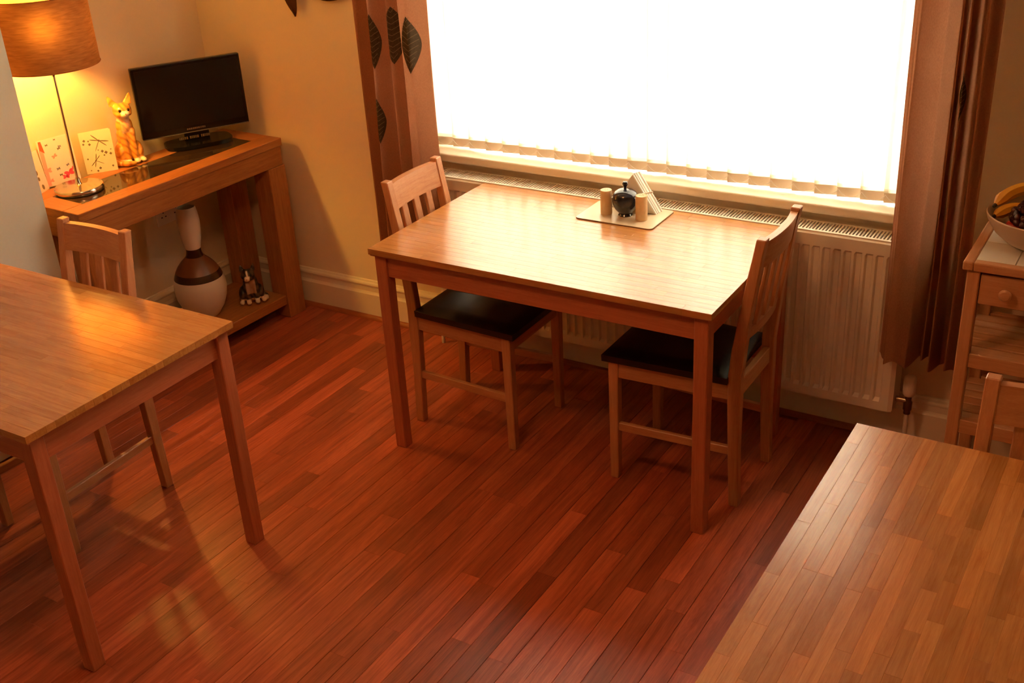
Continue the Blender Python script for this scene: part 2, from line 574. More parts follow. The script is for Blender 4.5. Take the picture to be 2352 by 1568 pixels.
# vertical blind
blind = thing('vertical_blind', 'white vertical blind of overlapping fabric slats with a looped chain along its hem', 'blind', ((WX0 + WX1) / 2, WY + 0.03, WZ0 + 0.036))
PIT = 0.0738
SLW = 0.089
H_ = WZ1 - WZ0 - 0.09
obj('headrail', B(-(WX1 - WX0) / 2 + 0.01, (WX1 - WX0) / 2 - 0.01, -0.02, 0.02, H_ + 0.005, H_ + 0.045, 0.004), M['upvc'], blind)
me_s = me_h = me_w = me_c = None
n = int((WX1 - WX0 - 0.03) / PIT)
rs = R(11)
for i in range(n):
    x = -(n - 1) * PIT / 2 + i * PIT
    if me_s is None:
        s = obj('slat', B(-SLW / 2, SLW / 2, -0.0003, 0.0003, 0.048, H_), M['slat'], blind)
        h = obj('hem', B(-SLW / 2, SLW / 2, -0.0009, 0.0009, 0.036, 0.048), M['hem'], s)
        wt = obj('weight', B(-SLW / 2 + 0.001, SLW / 2 - 0.001, -0.0014, 0.0014, 0.004, 0.036, 0.0006, 1), M['weight'], s)
        pts = []
        for q in range(13):
            a = q / 12
            pts.append((-PIT / 2 + a * PIT, -0.014 - 0.004 * math.sin(a * PI), 0.031 - 0.020 * math.sin(a * PI) ** 0.8))
        c_ = obj('chain', tube(pts, 0.0013, 5), M['chain'], blind)
        me_s, me_h, me_w, me_c = s.data, h.data, wt.data, c_.data
    else:
        s = obj('slat', me_s, None, blind)
        h = obj('hem', me_h, None, s)
        wt = obj('weight', me_w, None, s)
        c_ = obj('chain', me_c, None, blind)
    s.location = (x, 0, 0)
    s.rotation_euler = (0, 0, rs + random.uniform(-0.02, 0.02))
    c_.location = (x, 0, 0)


# ------------------------------------------------------------------ CURTAINS
def curtain(name, label, xa, xb, za, zb, yc, ctl, leaves):
    root = thing(name, label, 'curtain', ((xa + xb) / 2, yc, zb))
    W_ = xb - xa
    nu, nv = 170, 34

    def prof(u):
        u = max(0.0, min(1.0, u))
        for (a, ya), (b_, yb) in zip(ctl, ctl[1:]):
            if u <= b_:
                t = (u - a) / (b_ - a)
                t = t * t * (3 - 2 * t)
                return ya + (yb - ya) * t
        return ctl[-1][1]

    def pos(u, v, off=0.0):
        # u across 0..1, v 0 bottom..1 top
        uw = u + 0.018 * math.sin(4.0 * v + 6 * u) * (1 - (2 * u - 1) ** 2)
        k = 0.75 + 0.35 * (1 - v)
        y = prof(uw) * k + 0.004 * math.sin(9 * v + 14 * u)
        x = (u - 0.5) * W_
        z = v * (za - zb) - (0.012 * (1 - v) ** 6 * math.sin(u * 19))
        return Vector((x, y - off, z))
    bm_ = bmesh.new()
    g = [[bm_.verts.new(pos(i / nu, j / nv)) for i in range(nu + 1)] for j in range(nv + 1)]
    for j in range(nv):
        for i in range(nu):
            bm_.faces.new((g[j][i], g[j][i + 1], g[j + 1][i + 1], g[j + 1][i]))
    o = obj('curtain_cloth', bm_, M['curtain'], root)
    for p in o.data.polygons:
        p.use_smooth = True
    for (u0, zc, du, hz) in leaves:
        v0 = (zc - zb) / (za - zb)
        dv = hz / (za - zb)
        bl = bmesh.new()
        N = 18
        rows = []
        for a in range(N + 1):
            t = a / N * 2 - 1
            wd = du * (1 - abs(t) ** 1.7) ** 0.9 + 1e-4
            rows.append([bl.verts.new(pos(u0 + wd * (c2 / 8 - 1) , v0 + t * dv, 0.0022)) for c2 in range(17)])
        for a in range(N):
            for c2 in range(16):
                bl.faces.new((rows[a][c2], rows[a][c2 + 1], rows[a + 1][c2 + 1], rows[a + 1][c2]))
        lf = obj('leaf_motif', bl, M['leafcloth'], root)
        # veins stitched on the leaf
        bv = bmesh.new()
        def strip(p0, p1, wv):
            K = 6
            prev = None
            for q in range(K + 1):
                a = q / K
                uu = p0[0] + (p1[0] - p0[0]) * a
                vv = p0[1] + (p1[1] - p0[1]) * a
                A_ = bv.verts.new(pos(uu, vv - wv, 0.0032))
                B_ = bv.verts.new(pos(uu, vv + wv, 0.0032))
                if prev:
                    bv.faces.new((prev[0], A_, B_, prev[1]))
                prev = (A_, B_)
        for q in range(-4, 5):
            t = q / 5
            wd = du * (1 - abs(t) ** 1.7) ** 0.9 * 0.85
            strip((u0, v0 + t * dv), (u0 + wd, v0 + t * dv + dv * 0.16), 0.0007)
            strip((u0, v0 + t * dv), (u0 - wd, v0 + t * dv + dv * 0.16), 0.0007)
        obj('leaf_vein', bv, M['leafvein'], lf)
    return root


curtain('curtain', 'brown curtain with dark leaf motifs, hanging at the left side of the window', -2.695, -2.385, 2.2, 0.36, 3.260,
        [(0, 0.01), (0.10, -0.02), (0.18, 0.03), (0.30, -0.035), (0.44, 0.035), (0.56, -0.030), (0.68, 0.035), (0.77, -0.045), (0.86, -0.040), (1, 0.035)],
        [(0.86, 1.235, 0.085, 0.100), (0.60, 1.26, 0.075, 0.100), (0.32, 1.235, 0.07, 0.098), (0.30, 0.945, 0.06, 0.085)])
curtain('curtain', 'brown curtain hanging at the right side of the window, beside the tiled trolley', -0.735, -0.500, 2.2, 0.375, 3.254,
        [(0, 0.026), (0.07, 0.005), (0.13, -0.035), (0.22, -0.040), (0.40, -0.025), (0.50, 0.045), (0.56, -0.005), (0.61, 0.035), (0.67, -0.030), (0.76, 0.040), (0.81, 0.036), (0.88, -0.035), (1, -0.005)],
        [(0.66, 1.21, 0.05, 0.072)])
pole = thing('curtain_pole', 'bronze curtain pole above the window, out of frame', 'curtain pole', (-1.61, 3.27, 2.235))
obj('pole', tube([(-1.25, 0, 0), (1.25, 0, 0)], 0.013, 14), M['bronze'], pole, smooth=True)
for sx in (-1, 1):
    obj('finial', lathe([(0, -0.03), (0.018, -0.022), (0.026, 0), (0.018, 0.022), (0, 0.03)], 16), M['bronze'], pole, (sx * 1.27, 0, 0), smooth=True)
    obj('bracket', tube([(sx * 1.15, 0, 0), (sx * 1.15, 0.16, 0)], 0.008, 8), M['bronze'], pole)
for sx, c0 in ((-1, -2.55), (1, -0.62)):
    for q in range(5):
        rg = bmesh.new()
        pts = [(0, 0.019 * math.cos(t), 0.019 * math.sin(t)) for t in [2 * PI * z / 16 for z in range(17)]]
        rg.free()
        obj('ring', tube(pts, 0.003, 6, False), M['bronze'], pole, (c0 + 1.61 + (q - 2) * 0.065 * (1 if sx < 0 else 0.75), 0, -0.006))

# ------------------------------------------------------------------ RADIATOR
rx0, rx1 = -2.450, -0.687
rad = thing('radiator', 'long white ribbed panel radiator with a slotted top grille, on the wall under the window', 'radiator', ((rx0 + rx1) / 2, 3.37, 0.15))
hw = (rx1 - rx0) / 2
RH = 0.58
# corrugated front panel
bm = bmesh.new()
pitch = 0.0333
cols = []
nr = int((2 * hw - 0.05) / pitch)
xs = [(-hw, 0.006), (-hw + 0.012, 0.0)]
x = -nr * pitch / 2
for i in range(nr):
    xs += [(x + 0.004, 0.0), (x + 0.009, 0.0095), (x + 0.0245, 0.0095), (x + 0.0295, 0.0)]
    x += pitch
xs += [(hw - 0.012, 0.0), (hw, 0.006)]
zs = [(0.0, 0.0), (0.030, 0.0), (0.042, 1.0), (RH - 0.052, 1.0), (RH - 0.044, 0.0), (RH - 0.006, 0.0), (RH, -1)]
grid = []
for z, f in zs:
    row = []
    for xx, d in xs:
        if f < 0:
            dd = 0.006
        elif 0 < d < 0.009:
            dd = d
        else:
            dd = d * f
        if abs(xx) >= hw - 1e-6:
            dd = 0.006
        row.append(bm.verts.new((xx, -0.060 + dd, z)))
    grid.append(row)
for a, b_ in zip(grid, grid[1:]):
    for i in range(len(a) - 1):
        bm.faces.new((a[i], a[i + 1], b_[i + 1], b_[i]))
obj('front_panel', bm, M['rad'], rad)
obj('back_panel', B(-hw, hw, 0.028, 0.036, 0.0, RH - 0.01, 0.002), M['rad'], rad)
bm = bmesh.new()
for sx in (-1, 1):
    box(bm, sx * hw - 0.002, sx * hw + 0.002, -0.054, 0.034, 0.004, RH, 0.001)
obj('side_panel', bm, M['rad'], rad)
bm = bmesh.new()
box(bm, -hw, hw, -0.055, -0.043, RH - 0.004, RH + 0.004, 0.001)
box(bm, -hw, hw, 0.026, 0.036, RH - 0.004, RH + 0.004, 0.001)
gr = obj('grille', bm, M['rad'], rad)
bm = bmesh.new()
x = -hw
while x < hw:
    box(bm, x, x + 0.0052, -0.043, 0.026, RH - 0.002, RH + 0.003)
    x += 0.0106
gb = obj('grille_bar', bm, M['rad'], gr)
gb['kind'] = 'stuff'
bm = bmesh.new()
box(bm, -hw + 0.01, hw - 0.01, -0.040, 0.022, 0.05, RH - 0.06)
obj('gap_shade_block', bm, M['gap_shade'], rad)  # solid dark block, stands in for the shade between the radiator panels
bm = bmesh.new()
for xx in (-0.6, 0.6):
    box(bm, xx - 0.02, xx + 0.02, 0.034, 0.0585, 0.1, RH - 0.1)
obj('wall_bracket', bm, M['rad'], rad)
# right hand thermostatic valve
vx = hw + 0.042
obj('valve_head', lathe([(0, 0.055), (0.015, 0.055), (0.019, 0.060), (0.0205, 0.072), (0.0205, 0.112), (0.0185, 0.121), (0.012, 0.127), (0, 0.128)], 20), M['plastic'], rad, (vx, -0.02, 0), smooth=True)
bm = lathe([(0.0, -0.012), (0.011, -0.012), (0.011, 0.0), (0.014, 0.004), (0.014, 0.030), (0.010, 0.036), (0.010, 0.055), (0, 0.055)], 16)
o = obj('valve_body', bm, M['brass'], rad, (vx, -0.02, 0), smooth=True)
obj('valve_tail', tube([(hw - 0.004, -0.02, 0.035), (vx, -0.02, 0.035)], 0.009, 10), M['chrome'], rad, smooth=True)
obj('pipe', tube([(vx, -0.02, -0.15), (vx, -0.02, -0.012)], 0.0075, 10), M['plastic'], rad, smooth=True)
# left lockshield
vx = -hw - 0.035
obj('lockshield', lathe([(0, 0.0), (0.011, 0.0), (0.013, 0.01), (0.013, 0.05), (0.009, 0.065), (0, 0.066)], 14), M['plastic'], rad, (vx, -0.02, 0), smooth=True)
obj('valve_tail', tube([(-hw + 0.004, -0.02, 0.025), (vx, -0.02, 0.025)], 0.009, 10), M['chrome'], rad, smooth=True)
obj('pipe', tube([(vx, -0.02, -0.15), (vx, -0.02, 0.0)], 0.0075, 10), M['plastic'], rad, smooth=True)


# ------------------------------------------------------------------ TABLES
def staves(top, L, W_, H_, lo, hi, sig):
    ns = 24
    sw = W_ / ns
    for r in range(ns):
        x = -L / 2
        first = True
        while x < L / 2 - 1e-4:
            l = random.choice((0.12, 0.18, 0.24, 0.32, 0.40))
            if first:
                l = random.choice((0.1, 0.2, 0.3, 0.4))
                first = False
            x1 = min(x + l, L / 2)
            if L / 2 - x1 < 0.08:
                x1 = L / 2
            l = round(x1 - x, 3)
            o = obj('stave', piece('stave', l, sw, H_, M['stave'], 0.0004), None, top, ((x + x1) / 2, -W_ / 2 + (r + 0.5) * sw, 0.0))
            v = random.gauss(1.0, sig)
            v = max(lo, min(hi, v))
            t = random.uniform(-0.05, 0.03)
            o.color = (v, v * (1 + t), v * (1 + 2.2 * t), 1)
            x = x1


def table(label, cx, cy, rz, sig, L=1.167, W_=0.691, H=0.74):
    root = thing('dining_table', label, 'table', (cx, cy, 0), rz, 'light oak dining tables')
    TH = 0.020
    top = obj('tabletop', B(-L / 2 + 0.004, L / 2 - 0.004, -W_ / 2 + 0.004, W_ / 2 - 0.004, H - TH - 0.005, H - TH), M['table_x'], root)
    top2 = top
    pos = (0, 0, H - TH)
    before = set(top.children)
    staves(top, L, W_, TH, 0.70, 1.22, sig)
    for c in top.children:
        c.location.z = H - TH
    ins, lg = 0.013, 0.043
    hx, hy = L / 2 - ins, W_ / 2 - ins
    for sx in (-1, 1):
        for sy in (-1, 1):
            lb = loft_box([((0, 0, 0), lg / 2 - 0.001, lg / 2 - 0.001), ((0, 0, H - TH - 0.005), lg / 2, lg / 2)])
            obj('leg', lb, M['table_z'], root, (sx * (hx - lg / 2), sy * (hy - lg / 2), 0))
    z0, z1 = H - 0.098, H - TH - 0.005
    ai = 0.010
    for sy in (-1, 1):
        ya = sy * (hy - ai)
        yb = sy * (hy - ai - 0.02)
        obj('apron', B(-hx + lg - 0.001, hx - lg + 0.001, min(ya, yb), max(ya, yb), z0, z1, 0.0015, 1), M['table_x'], root)
    for sx in (-1, 1):
        xa = sx * (hx - ai)
        xb = sx * (hx - ai - 0.02)
        obj('apron', B(min(xa, xb), max(xa, xb), -hy + lg - 0.001, hy - lg + 0.001, z0, z1, 0.0015, 1), M['table_y'], root)
    return root


TX, TY = -2.197, 2.600
table('light oak dining table by the radiator, with the condiments and placemat on it', TX + 1.167 / 2, TY + 0.691 / 2, 0, 0.05)
table('light oak dining table at the left edge, catching the glow of the lamp', -2.214 - 1.167 / 2, 2.006 - 0.691 / 2, 0, 0.04)
table('light oak dining table cut off by the lower right corner, nearest the camera', -0.529 + 0.691 / 2, 2.216 - 1.167 / 2, R(90), 0.13)


# ------------------------------------------------------------------ CHAIRS
def chair(label, cx, cy, rz):
    """local +x is the way a sitter faces; origin on the floor below the middle of the seat"""
    root = thing('dining_chair', label, 'chair', (cx, cy, 0), rz, 'slatted oak dining chairs')
    D, WR, WF, HT = 0.42, 0.315, 0.355, 0.892
    p = 0.033
    xr, xf = -D / 2 + p / 2, D / 2 - p / 2

    def rx(z):  # rake of the rear posts
        if z < 0.45:
            return xr - 0.012 * (1 - z / 0.45) ** 2
        return xr - 0.062 * ((z - 0.45) / 0.44) ** 1.25
    for sy in (-1, 1):
        secs = []
        for z in (0, 0.2, 0.36, 0.45, 0.54, 0.64, 0.74, 0.83, HT):
            hxx = p / 2 * (1.0 if z < 0.75 else 0.86) * (0.92 if z < 0.1 else 1)
            if 0.3 < z < 0.6:
                hxx *= 1.22
            secs.append(((rx(z), sy * (WR / 2 - p / 2), z), hxx, p / 2 * 0.92))
        obj('rear_leg', loft_box(secs), M['chair_z'], root)
        obj('front_leg', loft_box([((xf, sy * (WF / 2 - p / 2), 0), p / 2 * 0.85, p / 2 * 0.85), ((xf, sy * (WF / 2 - p / 2), 0.425), p / 2, p / 2)]), M['chair_z'], root)
        # side apron and stretcher follow the taper of the seat
        ya, yb = sy * (WR / 2 - p / 2), sy * (WF / 2 - p / 2)

        def rail(z0, z1, tk):
            bm_ = bmesh.new()
            vs = []
            for z in (z0, z1):
                for (x_, y_) in ((xr, ya), (xf, yb)):
                    for t in (-tk, tk):
                        vs.append(bm_.verts.new((x_, y_ + t, z)))
            for f in ((0, 1, 3, 2), (4, 6, 7, 5), (0, 2, 6, 4), (1, 5, 7, 3), (0, 4, 5, 1), (2, 3, 7, 6)):
                bm_.faces.new([vs[q] for q in f])
            bmesh.ops.bevel(bm_, geom=list(bm_.edges), offset=0.002, segments=1, affect='EDGES')
            return bm_
        obj('seat_rail', rail(0.370, 0.425, 0.010), M['chair_x'], root)
        obj('stretcher', rail(0.178, 0.206, 0.008), M['chair_x'], root)
    obj('seat_rail', B(xf - 0.010, xf + 0.010, -WF / 2 + p, WF / 2 - p, 0.370, 0.425, 0.002, 1), M['chair_y'], root)
    obj('seat_rail', B(xr - 0.010, xr + 0.010, -WR / 2 + p, WR / 2 - p, 0.370, 0.425, 0.002, 1), M['chair_y'], root)

    # padded seat: a rounded slab, wider in front
    bm_ = bmesh.new()
    nx, ny = 14, 12
    ov = 0.010
    top, bot = [], []
    for i in range(nx + 1):
        a = i / nx
        x_ = xr + p * 0.55 + (xf + p / 2 + 0.018 - xr - p * 0.55) * a
        half = (WR + (WF - WR) * a) / 2 + ov
        rt, rb = [], []
        for j in range(ny + 1):
            b_ = j / ny * 2 - 1
            e = max(abs(b_), abs(2 * a - 1))
            ed = max(0.0, (e - 0.80) / 0.20)
            zt = 0.462 - 0.014 * ed ** 2.5 - 0.003 * (1 - e)
            rt.append(bm_.verts.new((x_, b_ * half * (1.0 - 0.004 * ed), zt)))
            rb.append(bm_.verts.new((x_, b_ * half * 0.985, 0.426)))
        top.append(rt)
        bot.append(rb)
    for i in range(nx):
        for j in range(ny):
            bm_.faces.new((top[i][j], top[i + 1][j], top[i + 1][j + 1], top[i][j + 1]))
            bm_.faces.new((bot[i][j], bot[i][j + 1], bot[i + 1][j + 1], bot[i + 1][j]))
    for i in range(nx):
        bm_.faces.new((top[i][0], bot[i][0], bot[i + 1][0], top[i + 1][0]))
        bm_.faces.new((top[i][ny], top[i + 1][ny], bot[i + 1][ny], bot[i][ny]))
    for j in range(ny):
        bm_.faces.new((top[0][j], top[0][j + 1], bot[0][j + 1], bot[0][j]))
        bm_.faces.new((top[nx][j], bot[nx][j], bot[nx][j + 1], top[nx][j + 1]))
    obj('seat', bm_, M['leather'], root, smooth=True)['label'] = 'dark brown leather seat pad'

    # curved top rail between the posts, lower rail and three slats
    def arc_rail(z0, z1, tk, bow):
        bm2 = bmesh.new()
        N = 10
        hw2 = WR / 2 - p * 0.9
        rows = []
        for i in range(N + 1):
            t = i / N * 2 - 1
            bx = -bow * (1 - t * t)
            ring = []
            for (z, s) in ((z0, -1), (z0, 1), (z1, 1), (z1, -1)):
                ring.append(bm2.verts.new((rx(z) + bx + s * tk, t * hw2, z)))
            rows.append(ring)
        for a_, b2 in zip(rows, rows[1:]):
            for q in range(4):
                r_ = (q + 1) % 4
                bm2.faces.new((a_[q], a_[r_], b2[r_], b2[q]))
        bm2.faces.new(rows[0][::-1])
        bm2.faces.new(rows[-1])
        return bm2
    obj('top_rail', arc_rail(0.795, 0.880, 0.011, 0.012), M['chair_y'], root)
    obj('lower_rail', arc_rail(0.562, 0.600, 0.009, 0.010), M['chair_y'], root)
    for q in (-1, 0, 1):
        yy = q * 0.070
        bx = lambda z: rx(z) - 0.012
        secs = [((bx(z), yy, z), 0.006, 0.0165) for z in (0.598, 0.66, 0.73, 0.80)]
        obj('back_slat', loft_box(secs), M['chair_z'], root)
    return root


chair('slatted oak chair tucked under the radiator table at its left end', -2.000, 2.945, 0)
chair('slatted oak chair at the right end of the radiator table', -1.225, 2.950, PI)
chair('slatted oak chair at the far side of the left table, in front of the console', -2.872, 1.860, -PI / 2)
chair('slatted oak chair behind the lower right table, in front of the tiled trolley', -0.130, 2.015, -PI / 2)

# ------------------------------------------------------------------ CONSOLE TABLE
CRZ = R(2.6)
con = thing('console_table', 'chunky dark oak console table in the alcove, with a smoked glass inset and low shelf', 'console table', (-3.420, 2.865, 0), -CRZ)
CD, CL, CH = 0.345, 1.00, 0.780
hx, hy = CD / 2, CL / 2
bd = 0.085
obj('top_frame', B(-hx, -hx + bd, -hy, hy, CH - 0.032, CH, 0.002, 1), M['oak_y'], con)
obj('top_frame', B(hx - bd, hx, -hy, hy, CH - 0.032, CH, 0.002, 1), M['oak_y'], con)
obj('top_frame', B(-hx + bd, hx - bd, -hy, -hy + bd, CH - 0.032, CH, 0.002, 1), M['oak_x'], con)
obj('top_frame', B(-hx + bd, hx - bd, hy - bd, hy, CH - 0.032, CH, 0.002, 1), M['oak_x'], con)
obj('glass_inset', B(-hx + bd, hx - bd, -hy + bd, hy - bd, CH - 0.010, CH - 0.001), M['blackglass'], con)
obj('top_panel', B(-hx + bd, hx - bd, -hy + bd, hy - bd, CH - 0.030, CH - 0.011), M['oak_y'], con)
az0, az1 = CH - 0.112, CH - 0.032
obj('apron', B(hx - 0.030, hx - 0.006, -hy + 0.006, hy - 0.006, az0, az1, 0.0015, 1), M['oak_y'], con)
obj('apron', B(-hx + 0.006, -hx + 0.030, -hy + 0.006, hy - 0.006, az0, az1, 0.0015, 1), M['oak_y'], con)
for sy in (-1, 1):
    y0_, y1_ = sy * (hy - 0.006), sy * (hy - 0.030)
    obj('apron', B(-hx + 0.030, hx - 0.030, min(y0_, y1_), max(y0_, y1_), az0, az1, 0.0015, 1), M['oak_x'], con)
LG = 0.095
for sx in (-1, 1):
    for sy in (-1, 1):
        x_, y_ = sx * (hx - LG / 2), sy * (hy - LG / 2)
        obj('leg', B(-LG / 2, LG / 2, -LG / 2, LG / 2, 0, az0, 0.003, 1), M['oak_z'], con, (x_, y_, 0))
obj('shelf', B(-hx + 0.012, hx - 0.012, -hy + LG - 0.002, hy - LG + 0.002, 0.062, 0.105, 0.003, 1), M['oak_y'], con)
SHZ = 0.105
CTZ = CH

# ------------------------------------------------------------------ LAMP
lamp = thing('table_lamp', 'tall table lamp with a brown linen drum shade, lit, on the left of the console', 'lamp', (-3.484, 2.545, CTZ))
obj('base', lathe([(0, 0), (0.086, 0), (0.088, 0.003), (0.088, 0.016), (0.085, 0.020), (0.03, 0.023), (0.014, 0.026), (0.010, 0.034), (0.008, 0.05), (0, 0.05)], 48), M['chrome'], lamp, smooth=True)
obj('stem', tube([(0, 0, 0.03), (0.001, 0, 0.51)], 0.0052, 12), M['chrome'], lamp, smooth=True)
obj('collar', lathe([(0, 0.42), (0.006, 0.42), (0.010, 0.435), (0.016, 0.465), (0.016, 0.535), (0, 0.535)], 20), M['chrome'], lamp, smooth=True)
SZ0, SZ1, SR0, SR1 = 0.460, 0.698, 0.167, 0.167
bm = lathe([(SR0, SZ0), (SR1, SZ1)], 64)
sh = obj('lamp_shade', bm, M['shade'], lamp, smooth=True)
for z_, r_ in ((SZ0, SR0), (SZ1, SR1)):
    obj('shade_hoop', tube([(r_ * math.cos(2 * PI * k / 64), r_ * math.sin(2 * PI * k / 64), z_) for k in range(65)], 0.0022, 6, False), M['shade'], sh)
bm = bmesh.new()
for k in range(3):
    a = 2 * PI * k / 3 + 0.3
    t_ = tube([(0.016 * math.cos(a), 0.016 * math.sin(a), 0.52), (SR0 * math.cos(a), SR0 * math.sin(a), SZ0 + 0.03)], 0.0015, 5)
    me_ = bpy.data.meshes.new('t')
    t_.to_mesh(me_)
    t_.free()
    bm.from_mesh(me_)
obj('shade_carrier', bm, M['chrome'], sh)
blb = obj('bulb', lathe([(0, 0.49), (0.012, 0.495), (0.014, 0.515), (0.026, 0.54), (0.030, 0.560), (0.025, 0.582), (0.012, 0.594), (0, 0.597)], 20), M['bulb'], lamp, (0, 0, 0.04), smooth=True)
# ------------------------------------------------------------------ ADDED FILL LAMP (invented pendant above the frame, brightens the front)
cl = thing('added_fill_lamp', 'added fill light shaped as a frosted globe pendant, unseen above the frame', 'lamp', (-1.5, 1.45, CEIL))
obj('fill_lamp_rose', lathe([(0, 0), (0.05, 0), (0.05, -0.012), (0.02, -0.02), (0, -0.02)], 24), M['plastic'], cl, smooth=True)
obj('cord', tube([(0, 0, -0.018), (0, 0, -0.12)], 0.004, 8), M['plastic'], cl)
obj('globe', lathe([(0.03, -0.12), (0.08, -0.14), (0.11, -0.20), (0.11, -0.25), (0.08, -0.31), (0.03, -0.33), (0, -0.333)], 32), emit('fill_globe_glow', (1.0, 0.46, 0.17), 52.0), cl, smooth=True)

# ------------------------------------------------------------------ TELEVISION
ta = R(59.6)
tv = thing('television', 'black flat screen television standing on the far end of the console', 'television', (-3.500, 3.165, CTZ), ta)
TW, TH_ = 0.436, 0.285
# local x along the screen, -y faces the viewer
z0 = 0.053
obj('screen_housing', B(-TW / 2, TW / 2, -0.012, 0.014, z0, z0 + TH_, 0.004, 2), M['tvblack'], tv)
obj('screen', B(-TW / 2 + 0.014, TW / 2 - 0.014, -0.0128, -0.011, z0 + 0.028, z0 + TH_ - 0.013), M['tvscreen'], tv)
obj('back_cover', B(-TW / 2 + 0.05, TW / 2 - 0.05, 0.014, 0.040, z0 + 0.03, z0 + TH_ - 0.04, 0.008, 2), M['tvblack'], tv)
obj('trim_strip', B(-TW / 2 + 0.002, TW / 2 - 0.002, -0.0145, -0.0125, z0 + 0.001, z0 + 0.0045), M['tvtrim'], tv)
obj('neck', B(-0.05, 0.05, 0.0, 0.022, 0.010, z0 + 0.06, 0.003, 1), M['tvblack'], tv)
st = []
for k in range(36):
    a = 2 * PI * k / 36
    ca, sa = math.cos(a), math.sin(a)
    st.append((0.135 * math.copysign(abs(ca) ** 0.55, ca), 0.075 * math.copysign(abs(sa) ** 0.55, sa) + 0.0))
bm = prism(st, 0.001, 0.016, 'z')
obj('stand_base', bm, M['tvblack'], tv)
# the maker's lettering, too small to read: a row of small raised marks
bm = bmesh.new()
xx = -0.040
for k in range(10):
    wd = random.choice((0.004, 0.006, 0.007))
    box(bm, xx, xx + wd, -0.0135, -0.0125, z0 + 0.0125, z0 + 0.0195)
    xx += wd + 0.0018
obj('lettering', bm, M['tvtext'], tv)
bm = bmesh.new()
xx = -0.075
for k in range(17):
    wd = random.choice((0.004, 0.006, 0.007))
    if k not in (5, 11):
        box(bm, xx, xx + wd, -0.004, 0.0004, 0.027, 0.037)
    xx += wd + 0.0022
o = obj('stand_lettering', bm, M['tvtext'], tv, (0, -0.001, 0))


# ------------------------------------------------------------------ GREETING CARDS
def card(label, p0, p1, h, name, front, motif, fold_back):
    """p0, p1: ends of the front leaf's foot on the console (world xy)"""
    a = Vector((p0[0], p0[1], 0))
    b_ = Vector((p1[0], p1[1], 0))
    L = (b_ - a).length
    rz = math.atan2((b_ - a).y, (b_ - a).x)
    root = thing(name, label, 'card', (a.x, a.y, CTZ), rz, 'greeting cards on the console')
    tilt = R(-7)
    fr = obj('front_leaf', B(0, L, -0.0006, 0.0006, 0.0003, h), front, root, rot=(tilt, 0, 0))
    obj('back_leaf', B(0, L, -0.0006, 0.0006, 0.0003, h), front, root, loc=(0, 0, 0), rot=(tilt, 0, fold_back))
    motif(fr, L, h)
    return root


def flat(bm, pts, y):
    vs = [bm.verts.new((x_, y, z_)) for x_, z_ in pts]
    bm.faces.new(vs)


def ell(cx, cz, a, b_, ang, n=14):
    c, s = math.cos(ang), math.sin(ang)
    return [(cx + a * math.cos(t) * c - b_ * math.sin(t) * s, cz + a * math.cos(t) * s + b_ * math.sin(t) * c) for t in [2 * PI * k / n for k in range(n)]]


def motif_dragonfly(fr, L, h):
    bm = bmesh.new()
    y = -0.0009
    def dragon(cx, cz, s, ang):
        for da, ln, wd in ((0.30, 0.030, 0.0022), (-0.25, 0.028, 0.0020), (PI - 0.30, 0.030, 0.0022), (PI + 0.25, 0.028, 0.0020)):
            a = ang + da
            flat(bm, ell(cx + math.cos(a) * ln * s * 0.6, cz + math.sin(a) * ln * s * 0.6, ln * s * 0.62, wd * s, a), y)
        a = ang - PI / 2
        flat(bm, ell(cx + math.cos(a) * 0.018 * s, cz + math.sin(a) * 0.018 * s, 0.026 * s, 0.0013 * s, a), y)
        flat(bm, ell(cx, cz, 0.004 * s, 0.004 * s, 0), y)
    dragon(L * 0.58, h * 0.76, 1.0, R(-28))
    dragon(L * 0.36, h * 0.30, 0.75, R(60))
    for (u, v, s) in ((0.12, 0.80, 3), (0.08, 0.72, 2.5), (0.27, 0.70, 3), (0.25, 0.78, 2), (0.62, 0.50, 3.2), (0.73, 0.46, 3.5), (0.66, 0.40, 2), (0.87, 0.42, 3), (0.9, 0.52, 1.5),
                      (0.5, 0.54, 1.5), (0.12, 0.36, 2), (0.45, 0.11, 3), (0.36, 0.05, 2.5), (0.86, 0.12, 2.5), (0.15, 0.08, 1.5)):
        cx, cz, r_ = u * L, v * h, s * 0.0009
        for (dx, dz) in ((-1, 0), (1, 0), (0, 1), (0, -1)):
            flat(bm, ell(cx + dx * r_, cz + dz * r_, r_ * 0.9, r_ * 0.9, 0, 8), y)
    obj('dragonfly_print', bm, M['ink'], fr)


